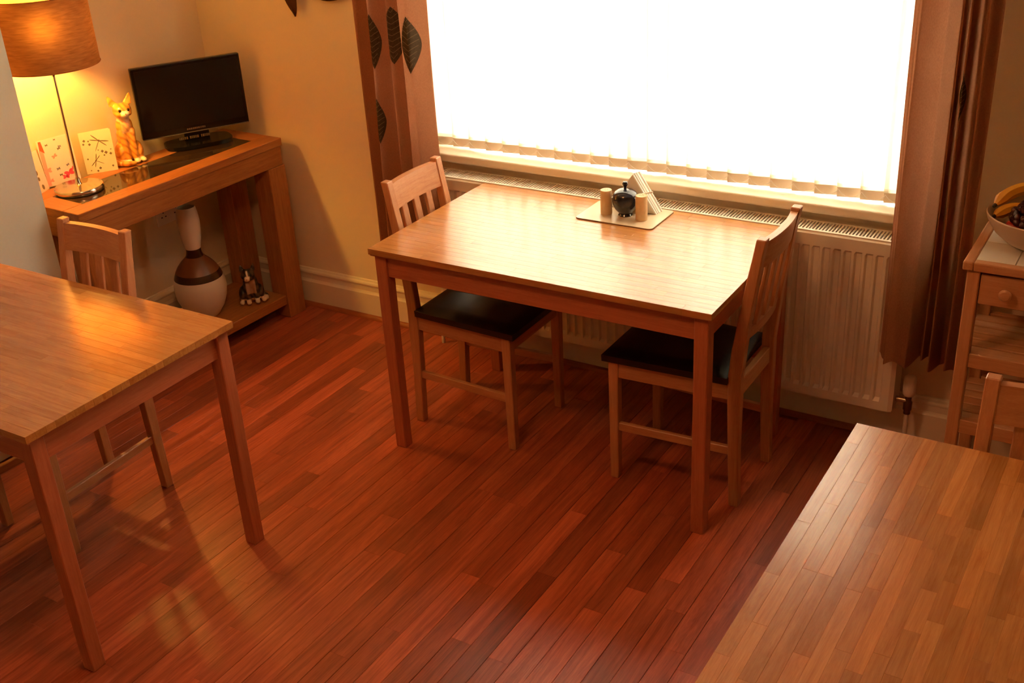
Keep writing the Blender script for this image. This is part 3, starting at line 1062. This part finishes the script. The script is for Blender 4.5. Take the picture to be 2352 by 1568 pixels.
def motif_butterfly(fr, L, h):
    y = -0.0009
    groups = {'pinkink': [(0.70, 0.20, 9, 0.3), (0.58, 0.14, 6, 0.0), (0.82, 0.27, 5, 0.6)], 'palepink': [(0.40, 0.62, 5, 0.5), (0.10, 0.35, 7, 0.0), (0.12, 0.12, 5, 0.2)],
              'blueink': [(0.42, 0.34, 3.6, 0.2), (0.72, 0.38, 3, 0.4), (0.62, 0.80, 3, 0)], 'ink': [(0.58, 0.76, 3, 0.3), (0.25, 0.88, 2.6, 0.1), (0.52, 0.96, 2, 0.0), (0.45, 0.2, 3, 0)]}
    for k, L_ in groups.items():
        bm = bmesh.new()
        for (u, v, s, a0) in L_:
            cx, cz = u * L, v * h
            r_ = s * 0.0011
            for a in (0.5, -0.45, PI - 0.5, PI + 0.45):
                flat(bm, ell(cx + math.cos(a + a0) * r_, cz + math.sin(a + a0) * r_, r_, r_ * 0.62, a + a0, 10), y)
        obj('butterfly_print', bm, M[k], fr)
    bm = bmesh.new()
    flat(bm, [(0.0, h * 0.02), (L * 0.10, h * 0.02), (L * 0.12, h * 0.8), (0.0, h * 0.8)], y + 0.0001)
    obj('ribbon_print', bm, M['palepink'], fr)
    bm = bmesh.new()
    flat(bm, [(0.002, h * 0.8), (L * 0.15, h * 0.72), (L * 0.11, h * 0.98), (0.004, h * 0.98)], y)
    obj('figure_print', bm, M['redink'], fr)


def motif_plain(fr, L, h):
    bm = bmesh.new()
    for (u, v, s) in ((0.30, 0.72, 4), (0.32, 0.5, 5), (0.36, 0.34, 4), (0.5, 0.12, 5)):
        flat(bm, ell(u * L, v * h, s * 0.0014, s * 0.002, 0.2), -0.0009)
    obj('speckle_print', bm, M['ink'], fr)


card('cream greeting card printed with two grey dragonflies, between lamp and ginger cat', (-3.612, 2.688), (-3.546, 2.782), 0.158, 'greeting_card', M['card_cream'], motif_dragonfly, R(8))
card('white greeting card with pink butterflies, standing behind the lamp stem', (-3.628, 2.522), (-3.590, 2.640), 0.172, 'greeting_card', M['card_white'], motif_butterfly, R(10))
card('pale pink greeting card half hidden by the chimney breast, left of the butterflies', (-3.590, 2.452), (-3.612, 2.512), 0.150, 'greeting_card', M['card_white'], motif_plain, R(24))


# ------------------------------------------------------------------ FIGURINES
def blob(bm, c, r, seg=16, rot=None):
    q = bmesh.ops.create_uvsphere(bm, u_segments=seg, v_segments=seg // 2 + 2, radius=1)
    m = Matrix.Translation(c) @ (rot.to_4x4() if rot else Matrix.Identity(4)) @ Matrix.Diagonal((*r, 1))
    bmesh.ops.transform(bm, matrix=m, verts=q['verts'])


def limb(bm, pts, rads, seg=12):
    t = tube(pts, rads, seg)
    me = bpy.data.meshes.new('t')
    t.to_mesh(me)
    t.free()
    bm.from_mesh(me)
    bpy.data.meshes.remove(me)
    for p_, r_ in ((pts[0], rads[0]), (pts[-1], rads[-1])):
        blob(bm, Vector(p_), (r_, r_, r_), 12)


def cat_ear(bm, base, tip, halfw, thick, side):
    b0 = Vector(base)
    t = Vector(tip)
    fw = Vector((1, 0, 0))
    sd = Vector((0, 1, 0))
    v = [b0 - sd * halfw + fw * thick, b0 + sd * halfw + fw * thick, b0 + sd * halfw - fw * thick, b0 - sd * halfw - fw * thick]
    vs = [bm.verts.new(p) for p in v]
    mid = (b0 + t) / 2
    m_ = [bm.verts.new(mid + (p - b0) * 0.68) for p in v]
    tt = [bm.verts.new(t + (p - b0) * 0.16) for p in v]
    for a, b_ in ((vs, m_), (m_, tt)):
        for k in range(4):
            j = (k + 1) % 4
            bm.faces.new((a[k], a[j], b_[j], b_[k]))
    bm.faces.new(vs[::-1])
    bm.faces.new(tt)


def remeshed(bm, voxel, smooth_it, paint, mat, name, parent):
    me = bpy.data.meshes.new(name)
    bmesh.ops.recalc_face_normals(bm, faces=bm.faces)
    bm.to_mesh(me)
    bm.free()
    tmp = bpy.data.objects.new('tmp', me)
    COL.objects.link(tmp)
    md = tmp.modifiers.new('r', 'REMESH')
    md.mode = 'VOXEL'
    md.voxel_size = voxel
    sm = tmp.modifiers.new('s', 'SMOOTH')
    sm.factor = 0.5
    sm.iterations = smooth_it
    dg = bpy.context.evaluated_depsgraph_get()
    me2 = bpy.data.meshes.new_from_object(tmp.evaluated_get(dg))
    bpy.data.objects.remove(tmp)
    ca = me2.color_attributes.new('Col', 'FLOAT_COLOR', 'POINT')
    for i, v in enumerate(me2.vertices):
        ca.data[i].color = (*paint(v.co), 1)
    for p in me2.polygons:
        p.use_smooth = True
    o = obj(name, me2, mat, parent)
    return o


def mixc(a, b_, t):
    t = max(0, min(1, t))
    return tuple(x + (y - x) * t for x, y in zip(a, b_))


# ginger cat, local +x is forward, height 0.26
g = thing('cat_figurine', 'ginger and white ceramic cat sitting upright beside the television', 'figurine', (-3.580, 2.876, CTZ + 0.001), R(-24), 'ceramic cat figurines')
bm = bmesh.new()
blob(bm, (-0.012, 0, 0.048), (0.046, 0.044, 0.050))          # haunches
blob(bm, (-0.002, 0, 0.100), (0.034, 0.035, 0.060))          # trunk
blob(bm, (0.006, 0, 0.145), (0.030, 0.033, 0.038))           # chest
limb(bm, [(0.004, 0, 0.160), (0.014, 0, 0.196)], [0.025, 0.024])
blob(bm, (0.020, 0, 0.207), (0.033, 0.037, 0.030))           # head
blob(bm, (0.047, 0, 0.197), (0.015, 0.018, 0.012))           # muzzle
for sy in (-1, 1):
    blob(bm, (0.034, sy * 0.018, 0.199), (0.016, 0.014, 0.013))   # cheeks
    limb(bm, [(0.018, sy * 0.018, 0.125), (0.030, sy * 0.016, 0.060), (0.032, sy * 0.015, 0.012)], [0.016, 0.0115, 0.0105])
    blob(bm, (0.042, sy * 0.015, 0.009), (0.017, 0.012, 0.009))
    blob(bm, (0.004, sy * 0.036, 0.040), (0.036, 0.018, 0.038))
    blob(bm, (0.034, sy * 0.041, 0.009), (0.022, 0.012, 0.009))
    cat_ear(bm, (0.010, sy * 0.024, 0.226), (0.006, sy * 0.042, 0.268), 0.018, 0.007, sy)
limb(bm, [(-0.048, -0.006, 0.018), (-0.042, -0.044, 0.013), (0.000, -0.060, 0.012), (0.040, -0.057, 0.012), (0.066, -0.034, 0.012), (0.072, -0.004, 0.011)], [0.012, 0.0125, 0.0125, 0.012, 0.011, 0.008])


def paint_ginger(c):
    org, dk, wh = (0.80, 0.36, 0.05), (0.55, 0.18, 0.02), (0.86, 0.74, 0.55)
    s = math.sin(c.z * 230 + 6 * math.sin(c.y * 60) + c.x * 60)
    col = mixc(org, dk, 0.5 + 0.9 * s - 0.45)
    if c.z < 0.022 and c.y < -0.03 or (c.x > 0.055 and c.z < 0.026):
        s2 = math.sin(math.atan2(c.y, c.x) * 16)
        col = mixc(org, dk, s2)
    if c.x > 0.030 and abs(c.y) < 0.016 and 0.180 < c.z < 0.212:
        col = mixc(col, wh, 1)
    if c.x > 0.016 and abs(c.y) < 0.018 and 0.12 < c.z < 0.19:
        col = mixc(col, wh, 0.25)
    if c.z < 0.02 and c.x > 0.02 and abs(c.y) < 0.055 and not c.x > 0.058:
        col = wh
    if 0.168 < c.z < 0.180 and c.x < 0.036:
        col = mixc(col, wh, 0.55)
    return col


body = remeshed(bm, 0.0032, 3, paint_ginger, M['cat_ginger'], 'cat_body', g)
for sy in (-1, 1):
    obj('eye', lathe([(0, -0.0062), (0.0044, -0.0044), (0.0062, 0), (0.0044, 0.0044), (0, 0.0062)], 12), M['eye'], g, (0.0468, sy * 0.0155, 0.2125), smooth=True)
obj('nose', lathe([(0, -0.003), (0.003, 0), (0, 0.003)], 8), M['nose'], g, (0.0615, 0, 0.2005), smooth=True)

# grey tabby cat with white feet and chest, on the console's shelf
g2 = thing('cat_figurine', 'dark tabby ceramic cat with white paws, sitting on the low console shelf', 'figurine', (-3.338, 3.160, SHZ + 0.0045), R(-41), 'ceramic cat figurines')
bm = bmesh.new()
blob(bm, (-0.006, 0, 0.042), (0.044, 0.042, 0.046))
blob(bm, (0.004, 0, 0.078), (0.030, 0.032, 0.045))
blob(bm, (0.022, -0.006, 0.124), (0.029, 0.030, 0.026))
blob(bm, (0.046, -0.012, 0.115), (0.013, 0.015, 0.011))
limb(bm, [(0.006, 0, 0.09), (0.014, -0.002, 0.115)], [0.026, 0.024])
for sy in (-1, 1):
    limb(bm, [(0.022, sy * 0.018, 0.080), (0.034, sy * 0.018, 0.040), (0.036, sy * 0.018, 0.010)], [0.015, 0.0115, 0.0105])
    blob(bm, (0.046, sy * 0.018, 0.009), (0.017, 0.011, 0.009))
    blob(bm, (0.004, sy * 0.038, 0.034), (0.034, 0.016, 0.034))
    blob(bm, (0.034, sy * 0.046, 0.008), (0.020, 0.011, 0.008))
    cat_ear(bm, (0.014, -0.004 + sy * 0.020, 0.140), (0.010, -0.004 + sy * 0.028, 0.170), 0.012, 0.006, sy)
limb(bm, [(-0.045, 0.0, 0.012), (-0.040, 0.045, 0.011), (0.0, 0.060, 0.010), (0.03, 0.060, 0.010)], [0.011, 0.011, 0.010, 0.007])


def paint_tabby(c):
    gr_, dk, wh = (0.10, 0.06, 0.035), (0.014, 0.011, 0.010), (0.74, 0.58, 0.42)
    s = math.sin(c.z * 210 + 7 * math.sin(c.y * 55) + c.x * 70)
    col = mixc(gr_, dk, 0.5 + 0.8 * s)
    if c.z < 0.021 and c.x > 0.012:
        col = wh
    if c.x > 0.020 and abs(c.y + 0.002) < 0.020 and 0.045 < c.z < 0.103:
        col = (0.34, 0.18, 0.11)
    if c.x > 0.042 and 0.103 < c.z < 0.128 and abs(c.y + 0.012) < 0.011:
        col = wh
    if c.x > 0.034 and abs(c.y + 0.010) < 0.004 and c.z > 0.1:
        col = wh
    return col


remeshed(bm, 0.0032, 3, paint_tabby, M['cat_tabby'], 'cat_body', g2)
for sy in (-1, 1):
    obj('eye', lathe([(0, -0.0045), (0.003, -0.003), (0.0045, 0), (0.003, 0.003), (0, 0.0045)], 12), M['eye'], g2, (0.0462, -0.009 + sy * 0.013, 0.1285), smooth=True)
obj('nose', lathe([(0, -0.003), (0.003, 0), (0, 0.003)], 8), M['nose'], g2, (0.0585, -0.014, 0.118), smooth=True)

# ------------------------------------------------------------------ VASE
vz = thing('vase', 'tall cream ceramic vase with brown and dark bands, on the console shelf', 'vase', (-3.432, 2.972, SHZ + 0.0005))
obj('belly', lathe([(0, 0), (0.058, 0), (0.064, 0.006), (0.086, 0.040), (0.101, 0.080), (0.107, 0.120), (0.105, 0.150), (0.099, 0.172)], 48), M['ceramic'], vz, smooth=True)
obj('shoulder_band', lathe([(0.099, 0.172), (0.0945, 0.186), (0.0885, 0.200)], 48), M['vdark'], vz, smooth=True)
obj('shoulder', lathe([(0.0885, 0.200), (0.076, 0.221), (0.060, 0.240), (0.046, 0.253), (0.036, 0.263)], 48), M['vbrown'], vz, smooth=True)
obj('neck_band', lathe([(0.036, 0.263), (0.0315, 0.275), (0.030, 0.290), (0.0305, 0.297)], 40), M['vdark'], vz, smooth=True)
obj('neck', lathe([(0.0305, 0.297), (0.034, 0.315), (0.040, 0.345), (0.0445, 0.385), (0.0455, 0.415), (0.043, 0.445), (0.0385, 0.470), (0.0365, 0.475), (0.034, 0.472), (0.037, 0.44), (0.038, 0.40), (0.034, 0.34), (0.026, 0.30), (0, 0.29)], 40), M['ceramic'], vz, smooth=True)

# ------------------------------------------------------------------ WALL SOCKET
so = thing('wall_socket', 'small double socket plate on the left wall behind the vase, under the console', 'socket', (LX, 3.075, 0.49))
obj('plate', B(0, 0.009, -0.073, 0.073, -0.043, 0.043, 0.003, 2), M['plastic'], so)
bm = bmesh.new()
for yy in (-0.036, 0.036):
    box(bm, 0.0088, 0.0096, yy - 0.003, yy + 0.003, 0.006, 0.016)
    box(bm, 0.0088, 0.0096, yy - 0.014, yy - 0.007, -0.012, -0.007)
    box(bm, 0.0088, 0.0096, yy + 0.007, yy + 0.014, -0.012, -0.007)
obj('pin_hole', bm, M['socket_dark'], so)
for yy in (-0.012, 0.012):
    obj('rocker_switch', B(0.008, 0.012, yy - 0.006, yy + 0.006, 0.020, 0.036, 0.0015, 1), M['plastic'], so)

# ------------------------------------------------------------------ LEAF WALL ORNAMENT
orn = thing('wall_ornament', 'bronze metal leaf spray hanging on the wall above the television, only its tips in frame', 'ornament', (-3.00, WY - 0.03, 1.40))


def leaf_mesh(L, W_):
    bm_ = bmesh.new()
    N = 12
    rows = []
    for a in range(N + 1):
        t = a / N
        wd = W_ * math.sin(PI * min(1, t * 0.97 + 0.03)) ** 0.8 + 0.0005
        zc = -L * t
        cv = 0.012 * math.sin(PI * t)
        rows.append([bm_.verts.new((-wd, -cv, zc)), bm_.verts.new((0, -cv - 0.006, zc)), bm_.verts.new((wd, -cv, zc))])
    for a in range(N):
        for k in range(2):
            bm_.faces.new((rows[a][k], rows[a][k + 1], rows[a + 1][k + 1], rows[a + 1][k]))
    r = bmesh.ops.solidify(bm_, geom=list(bm_.faces), thickness=0.002)
    return bm_


obj('leaf', leaf_mesh(0.20, 0.034), M['bronze'], orn, (-0.115, 0, 0.065), (0, R(-6), 0))
obj('leaf', leaf_mesh(0.18, 0.032), M['bronze'], orn, (-0.03, 0, -0.008), (0, R(-75), 0))
obj('leaf', leaf_mesh(0.18, 0.032), M['bronze'], orn, (-0.06, 0, 0.16), (0, R(24), 0))
obj('leaf_stem', tube([(-0.115, 0.004, 0.06), (-0.03, 0.004, -0.006), (-0.06, 0.006, 0.18), (0.02, 0.006, 0.28), (0.12, 0.006, 0.36)], 0.004, 8), M['bronze'], orn)
obj('hook', tube([(-0.02, 0.004, 0.235), (-0.02, 0.03, 0.235)], 0.004, 8), M['bronze'], orn)

# ------------------------------------------------------------------ CONDIMENTS
TZ = 0.740
pm = thing('placemat', 'pale rectangular placemat with rounded corners, under the condiments', 'placemat', (-1.578, 3.190, TZ), R(0))


def rrect(hx_, hy_, r_, n=6):
    pts = []
    for cx, cy, a0 in ((hx_ - r_, hy_ - r_, 0), (-hx_ + r_, hy_ - r_, 90), (-hx_ + r_, -hy_ + r_, 180), (hx_ - r_, -hy_ + r_, 270)):
        for k in range(n + 1):
            a = R(a0 + 90 * k / n)
            pts.append((cx + r_ * math.cos(a), cy + r_ * math.sin(a)))
    return pts


obj('cork_backing', prism(rrect(0.139, 0.092, 0.014), 0.0, 0.003, 'z'), M['cork'], pm)
obj('top_sheet', prism(rrect(0.1385, 0.0915, 0.014), 0.003, 0.0045, 'z'), M['mat_top'], pm)
PZ = TZ + 0.0045
for nm, lb, x_, y_ in (('salt_cellar', 'cream stone shaker at the left of the blue sugar bowl', -1.637, 3.172), ('pepper_pot', 'cream stone shaker at the right of the blue sugar bowl', -1.506, 3.166)):
    t_ = thing('shaker', lb, 'shaker', (x_, y_, PZ), 0, 'pair of stone shakers')
    obj('shaker_body', lathe([(0, 0), (0.0185, 0), (0.0195, 0.0015), (0.0195, 0.080), (0.0185, 0.0825), (0.015, 0.083), (0, 0.083)], 28), M['stone'], t_, smooth=True)
    bm = bmesh.new()
    for k in range(5):
        a = 2 * PI * k / 5
        q = bmesh.ops.create_cone(bm, cap_ends=True, segments=6, radius1=0.0011, radius2=0.0011, depth=0.0006)
        bmesh.ops.translate(bm, vec=(0.006 * math.cos(a), 0.006 * math.sin(a), 0.0833), verts=q['verts'])
    obj('pour_hole', bm, M['socket_dark'], t_)
sb = thing('sugar_bowl', 'round dark blue lidded sugar bowl between the two stone shakers', 'sugar bowl', (-1.572, 3.182, PZ))
obj('bowl', lathe([(0, 0), (0.022, 0), (0.024, 0.003), (0.021, 0.008), (0.025, 0.013), (0.036, 0.026), (0.0425, 0.043), (0.043, 0.056), (0.040, 0.068), (0.0385, 0.070), (0.036, 0.068), (0, 0.03)], 40), M['bluegl'], sb, smooth=True)
lid = obj('lid', lathe([(0.041, 0.070), (0.040, 0.073), (0.034, 0.081), (0.024, 0.0875), (0.010, 0.091), (0, 0.0915)], 40), M['bluegl'], sb, smooth=True)
obj('knob', lathe([(0.005, 0.090), (0.0045, 0.097), (0.006, 0.101), (0.009, 0.105), (0.0095, 0.110), (0.007, 0.115), (0, 0.1165)], 20), M['bluegl'], lid, smooth=True)
sp = thing('spoon', 'pale spoon handle sticking out of the blue sugar bowl', 'spoon', (-1.572, 3.182, PZ + 0.03))
obj('spoon_handle', tube([(0.0, 0, 0.0), (0.036, 0.002, 0.040), (0.06, 0.004, 0.050), (0.095, 0.008, 0.060)], [0.0025, 0.0022, 0.0022, 0.003], 8), M['paper'], sp, smooth=True)
# folded paper napkins, a triangular stack
nk = thing('napkin_stack', 'stack of white paper napkins folded into a triangle, standing behind the shakers', 'napkins', (-1.568, 3.250, PZ), R(-4))
for k in range(5):
    dx = random.uniform(-0.003, 0.003)
    ap = 0.128 + random.uniform(-0.003, 0.002)
    bm = prism([(-0.092 + dx, 0.0), (0.092 + dx, 0.0), (0.004 + dx, ap)], -0.020 + k * 0.0082, -0.020 + k * 0.0082 + 0.0081, 'y')
    bmesh.ops.bevel(bm, geom=list(bm.edges), offset=0.0015, segments=2, affect='EDGES')
    obj('napkin', bm, M['paper'], nk)

# ------------------------------------------------------------------ TROLLEY
tr = thing('kitchen_trolley', 'pine kitchen trolley with a tiled top, drawer and slatted shelves, right of the curtain', 'trolley', (-0.485, 3.035, 0))
TWD, TDP, TZT = 0.56, 0.345, 0.822
b_ = 0.028
obj('top_frame', B(0, b_, 0, TDP, TZT - 0.026, TZT, 0.004, 2), M['pine_y'], tr)
obj('top_frame', B(TWD - b_, TWD, 0, TDP, TZT - 0.026, TZT, 0.004, 2), M['pine_y'], tr)
obj('top_frame', B(b_, TWD - b_, 0, b_, TZT - 0.026, TZT, 0.004, 2), M['pine_x'], tr)
obj('top_frame', B(b_, TWD - b_, TDP - b_, TDP, TZT - 0.026, TZT, 0.004, 2), M['pine_x'], tr)
bd_ = obj('tile_bed', B(b_, TWD - b_, b_, TDP - b_, TZT - 0.020, TZT - 0.0035), M['grout'], tr)
ntx, nty = 5, 2
tw_, td_ = (TWD - 2 * b_) / ntx, (TDP - 2 * b_) / nty
tm = None
for i in range(ntx):
    for j in range(nty):
        if tm is None:
            o = obj('tile', B(0.0012, tw_ - 0.0012, 0.0012, td_ - 0.0012, 0, 0.004, 0.001, 1), M['tile'], bd_)
            tm = o.data
        else:
            o = obj('tile', tm, None, bd_)
        o.location = (b_ + i * tw_, b_ + j * td_, TZT - 0.0045)
lg = 0.034
for x_ in (0.012, TWD - 0.012 - lg):
    for y_ in (0.012, TDP - 0.012 - lg):
        obj('leg', B(x_, x_ + lg, y_, y_ + lg, 0, TZT - 0.026, 0.003, 1), M['pine_z'], tr)
za, zb = TZT - 0.128, TZT - 0.030
obj('side_rail', B(0.018, 0.034, 0.012 + lg, TDP - 0.012 - lg, za, zb), M['pine_y'], tr)
obj('side_rail', B(TWD - 0.034, TWD - 0.018, 0.012 + lg, TDP - 0.012 - lg, za, zb), M['pine_y'], tr)
obj('back_rail', B(0.012 + lg, TWD - 0.012 - lg, TDP - 0.034, TDP - 0.018, za, zb), M['pine_x'], tr)
dr = obj('drawer', B(0.012 + lg + 0.003, TWD - 0.012 - lg - 0.003, 0.014, 0.032, za + 0.003, zb - 0.006, 0.003, 1), M['pine_x'], tr)
obj('drawer_box', B(0.06, TWD - 0.06, 0.032, TDP - 0.05, za + 0.006, zb - 0.02), M['pine_x'], dr)
obj('knob', lathe([(0, 0), (0.008, 0), (0.008, 0.010), (0.016, 0.016), (0.017, 0.022), (0.012, 0.027), (0, 0.028)], 20), M['pine_x'], dr, (0.118, 0.014, (za + zb) / 2), (R(90), 0, 0), smooth=True)
for zz in (0.520, 0.305):
    obj('shelf_rail', B(0.012 + lg, TWD - 0.012 - lg, 0.016, 0.038, zz - 0.022, zz + 0.022, 0.002, 1), M['pine_x'], tr)
    obj('shelf_rail', B(0.012 + lg, TWD - 0.012 - lg, TDP - 0.038, TDP - 0.016, zz - 0.022, zz + 0.022, 0.002, 1), M['pine_x'], tr)
    for k in range(6):
        y_ = 0.042 + k * 0.0445
        obj('shelf_slat', B(0.014, TWD - 0.014, y_, y_ + 0.036, zz + 0.006, zz + 0.018, 0.002, 1), M['pine_x'], tr)
    for x_ in (0.020, TWD - 0.034):
        obj('side_rail', B(x_, x_ + 0.014, 0.012 + lg, TDP - 0.012 - lg, zz - 0.014, zz + 0.005), M['pine_y'], tr)

# ------------------------------------------------------------------ FRUIT BOWL
fb = thing('fruit_bowl', 'wide cream ceramic bowl of fruit standing on the tiled trolley', 'bowl', (-0.318, 3.222, TZT))
obj('bowl_wall', lathe([(0, 0), (0.060, 0), (0.068, 0.003), (0.095, 0.016), (0.128, 0.045), (0.148, 0.078), (0.152, 0.094), (0.150, 0.097), (0.146, 0.094), (0.140, 0.078), (0.118, 0.045), (0.085, 0.020), (0, 0.010)], 56), M['bowl'], fb, smooth=True)
BZ = TZT


def banana(label, pts, r_):
    t_ = thing('banana', label, 'banana', pts[1], 0, 'bananas in the fruit bowl')
    o_ = Vector(pts[1])
    P = [Vector(p_) - o_ for p_ in pts]
    # smooth the run of points
    Q = []
    for i in range(len(P) - 1):
        for s_ in range(5):
            a = s_ / 5
            p0, p1, p2, p3 = P[max(i - 1, 0)], P[i], P[i + 1], P[min(i + 2, len(P) - 1)]
            Q.append(0.5 * ((2 * p1) + (p2 - p0) * a + (2 * p0 - 5 * p1 + 4 * p2 - p3) * a * a + (3 * p1 - p0 - 3 * p2 + p3) * a ** 3))
    Q.append(P[-1])
    nq = len(Q)
    rr = [r_ * max(0.34, min(1, math.sin(PI * (0.06 + 0.88 * i / (nq - 1))) * 1.45)) for i in range(nq)]
    obj('banana_skin', tube(Q, rr, 7), M['banana'], t_, smooth=True)
    obj('banana_tip', tube([Q[0] - (Q[1] - Q[0]).normalized() * 0.009, Q[0] + (Q[1] - Q[0]) * 0.2], [r_ * 0.26, r_ * 0.36], 7), M['banana_tip'], t_)


banana('ripe banana at the back of the bowl, over the other banana', [(-0.452, 3.236, BZ + 0.098), (-0.432, 3.276, BZ + 0.117), (-0.395, 3.312, BZ + 0.128), (-0.350, 3.334, BZ + 0.124)], 0.018)
banana('ripe banana lying lower, against the left rim of the bowl', [(-0.444, 3.190, BZ + 0.082), (-0.424, 3.224, BZ + 0.089), (-0.400, 3.252, BZ + 0.088), (-0.370, 3.276, BZ + 0.076)], 0.017)
gp = thing('grape_bunch', 'bunch of dark red grapes heaped in the fruit bowl', 'grapes', (-0.328, 3.174, BZ + 0.090))
gm = None
spots = []
for layer, (rad_, zz) in enumerate(((0.068, 0.004), (0.062, 0.019), (0.051, 0.034), (0.036, 0.048), (0.018, 0.061), (0.004, 0.070))):
    rr_ = rad_
    while rr_ > -0.001:
        nn = max(1, int(2 * PI * rr_ / 0.0195))
        for q in range(nn):
            a = 2 * PI * (q + 0.5 * (layer % 2)) / nn
            spots.append((rr_ * math.cos(a) + random.uniform(-0.002, 0.002), rr_ * math.sin(a) + random.uniform(-0.002, 0.002), zz + random.uniform(-0.003, 0.003)))
        rr_ -= 0.0195
        if layer < 4:
            break
for p_ in spots:
    if gm is None:
        o = obj('grape', lathe([(0, -0.011), (0.006, -0.0092), (0.0098, -0.004), (0.0102, 0.002), (0.007, 0.0085), (0, 0.011)], 12), M['grape'], gp, smooth=True)
        gm = o.data
    else:
        o = obj('grape', gm, None, gp)
    o.location = p_
    o.rotation_euler = (random.uniform(-0.8, 0.8), random.uniform(-0.8, 0.8), 0)
obj('grape_stem', tube([(-0.02, 0.01, 0.02), (0.0, 0, 0.06), (0.015, -0.01, 0.085)], 0.0022, 6), M['banana_tip'], gp)
ap = thing('apple', 'red apple low at the front left of the bowl, under the grapes', 'apple', (-0.386, 3.160, BZ + 0.041))
obj('apple_flesh', lathe([(0, 0.005), (0.009, 0.001), (0.018, 0.005), (0.025, 0.017), (0.026, 0.028), (0.020, 0.040), (0.009, 0.043), (0.003, 0.039), (0, 0.037)], 24), M['apple'], ap, smooth=True)
obj('apple_stalk', tube([(0, 0, 0.037), (0.002, 0, 0.047)], 0.0012, 6), M['banana_tip'], ap)
pl = thing('plum', 'large brownish plum at the top of the fruit heap, behind the grapes', 'plum', (-0.285, 3.304, BZ + 0.080))
obj('plum_flesh', lathe([(0, 0), (0.02, 0.005), (0.034, 0.022), (0.036, 0.036), (0.028, 0.056), (0.012, 0.066), (0, 0.066)], 24), M['plum'], pl, smooth=True)
obj('plum_stalk', tube([(0, 0, 0.064), (0.002, 0.001, 0.076)], 0.0013, 6), M['banana_tip'], pl)
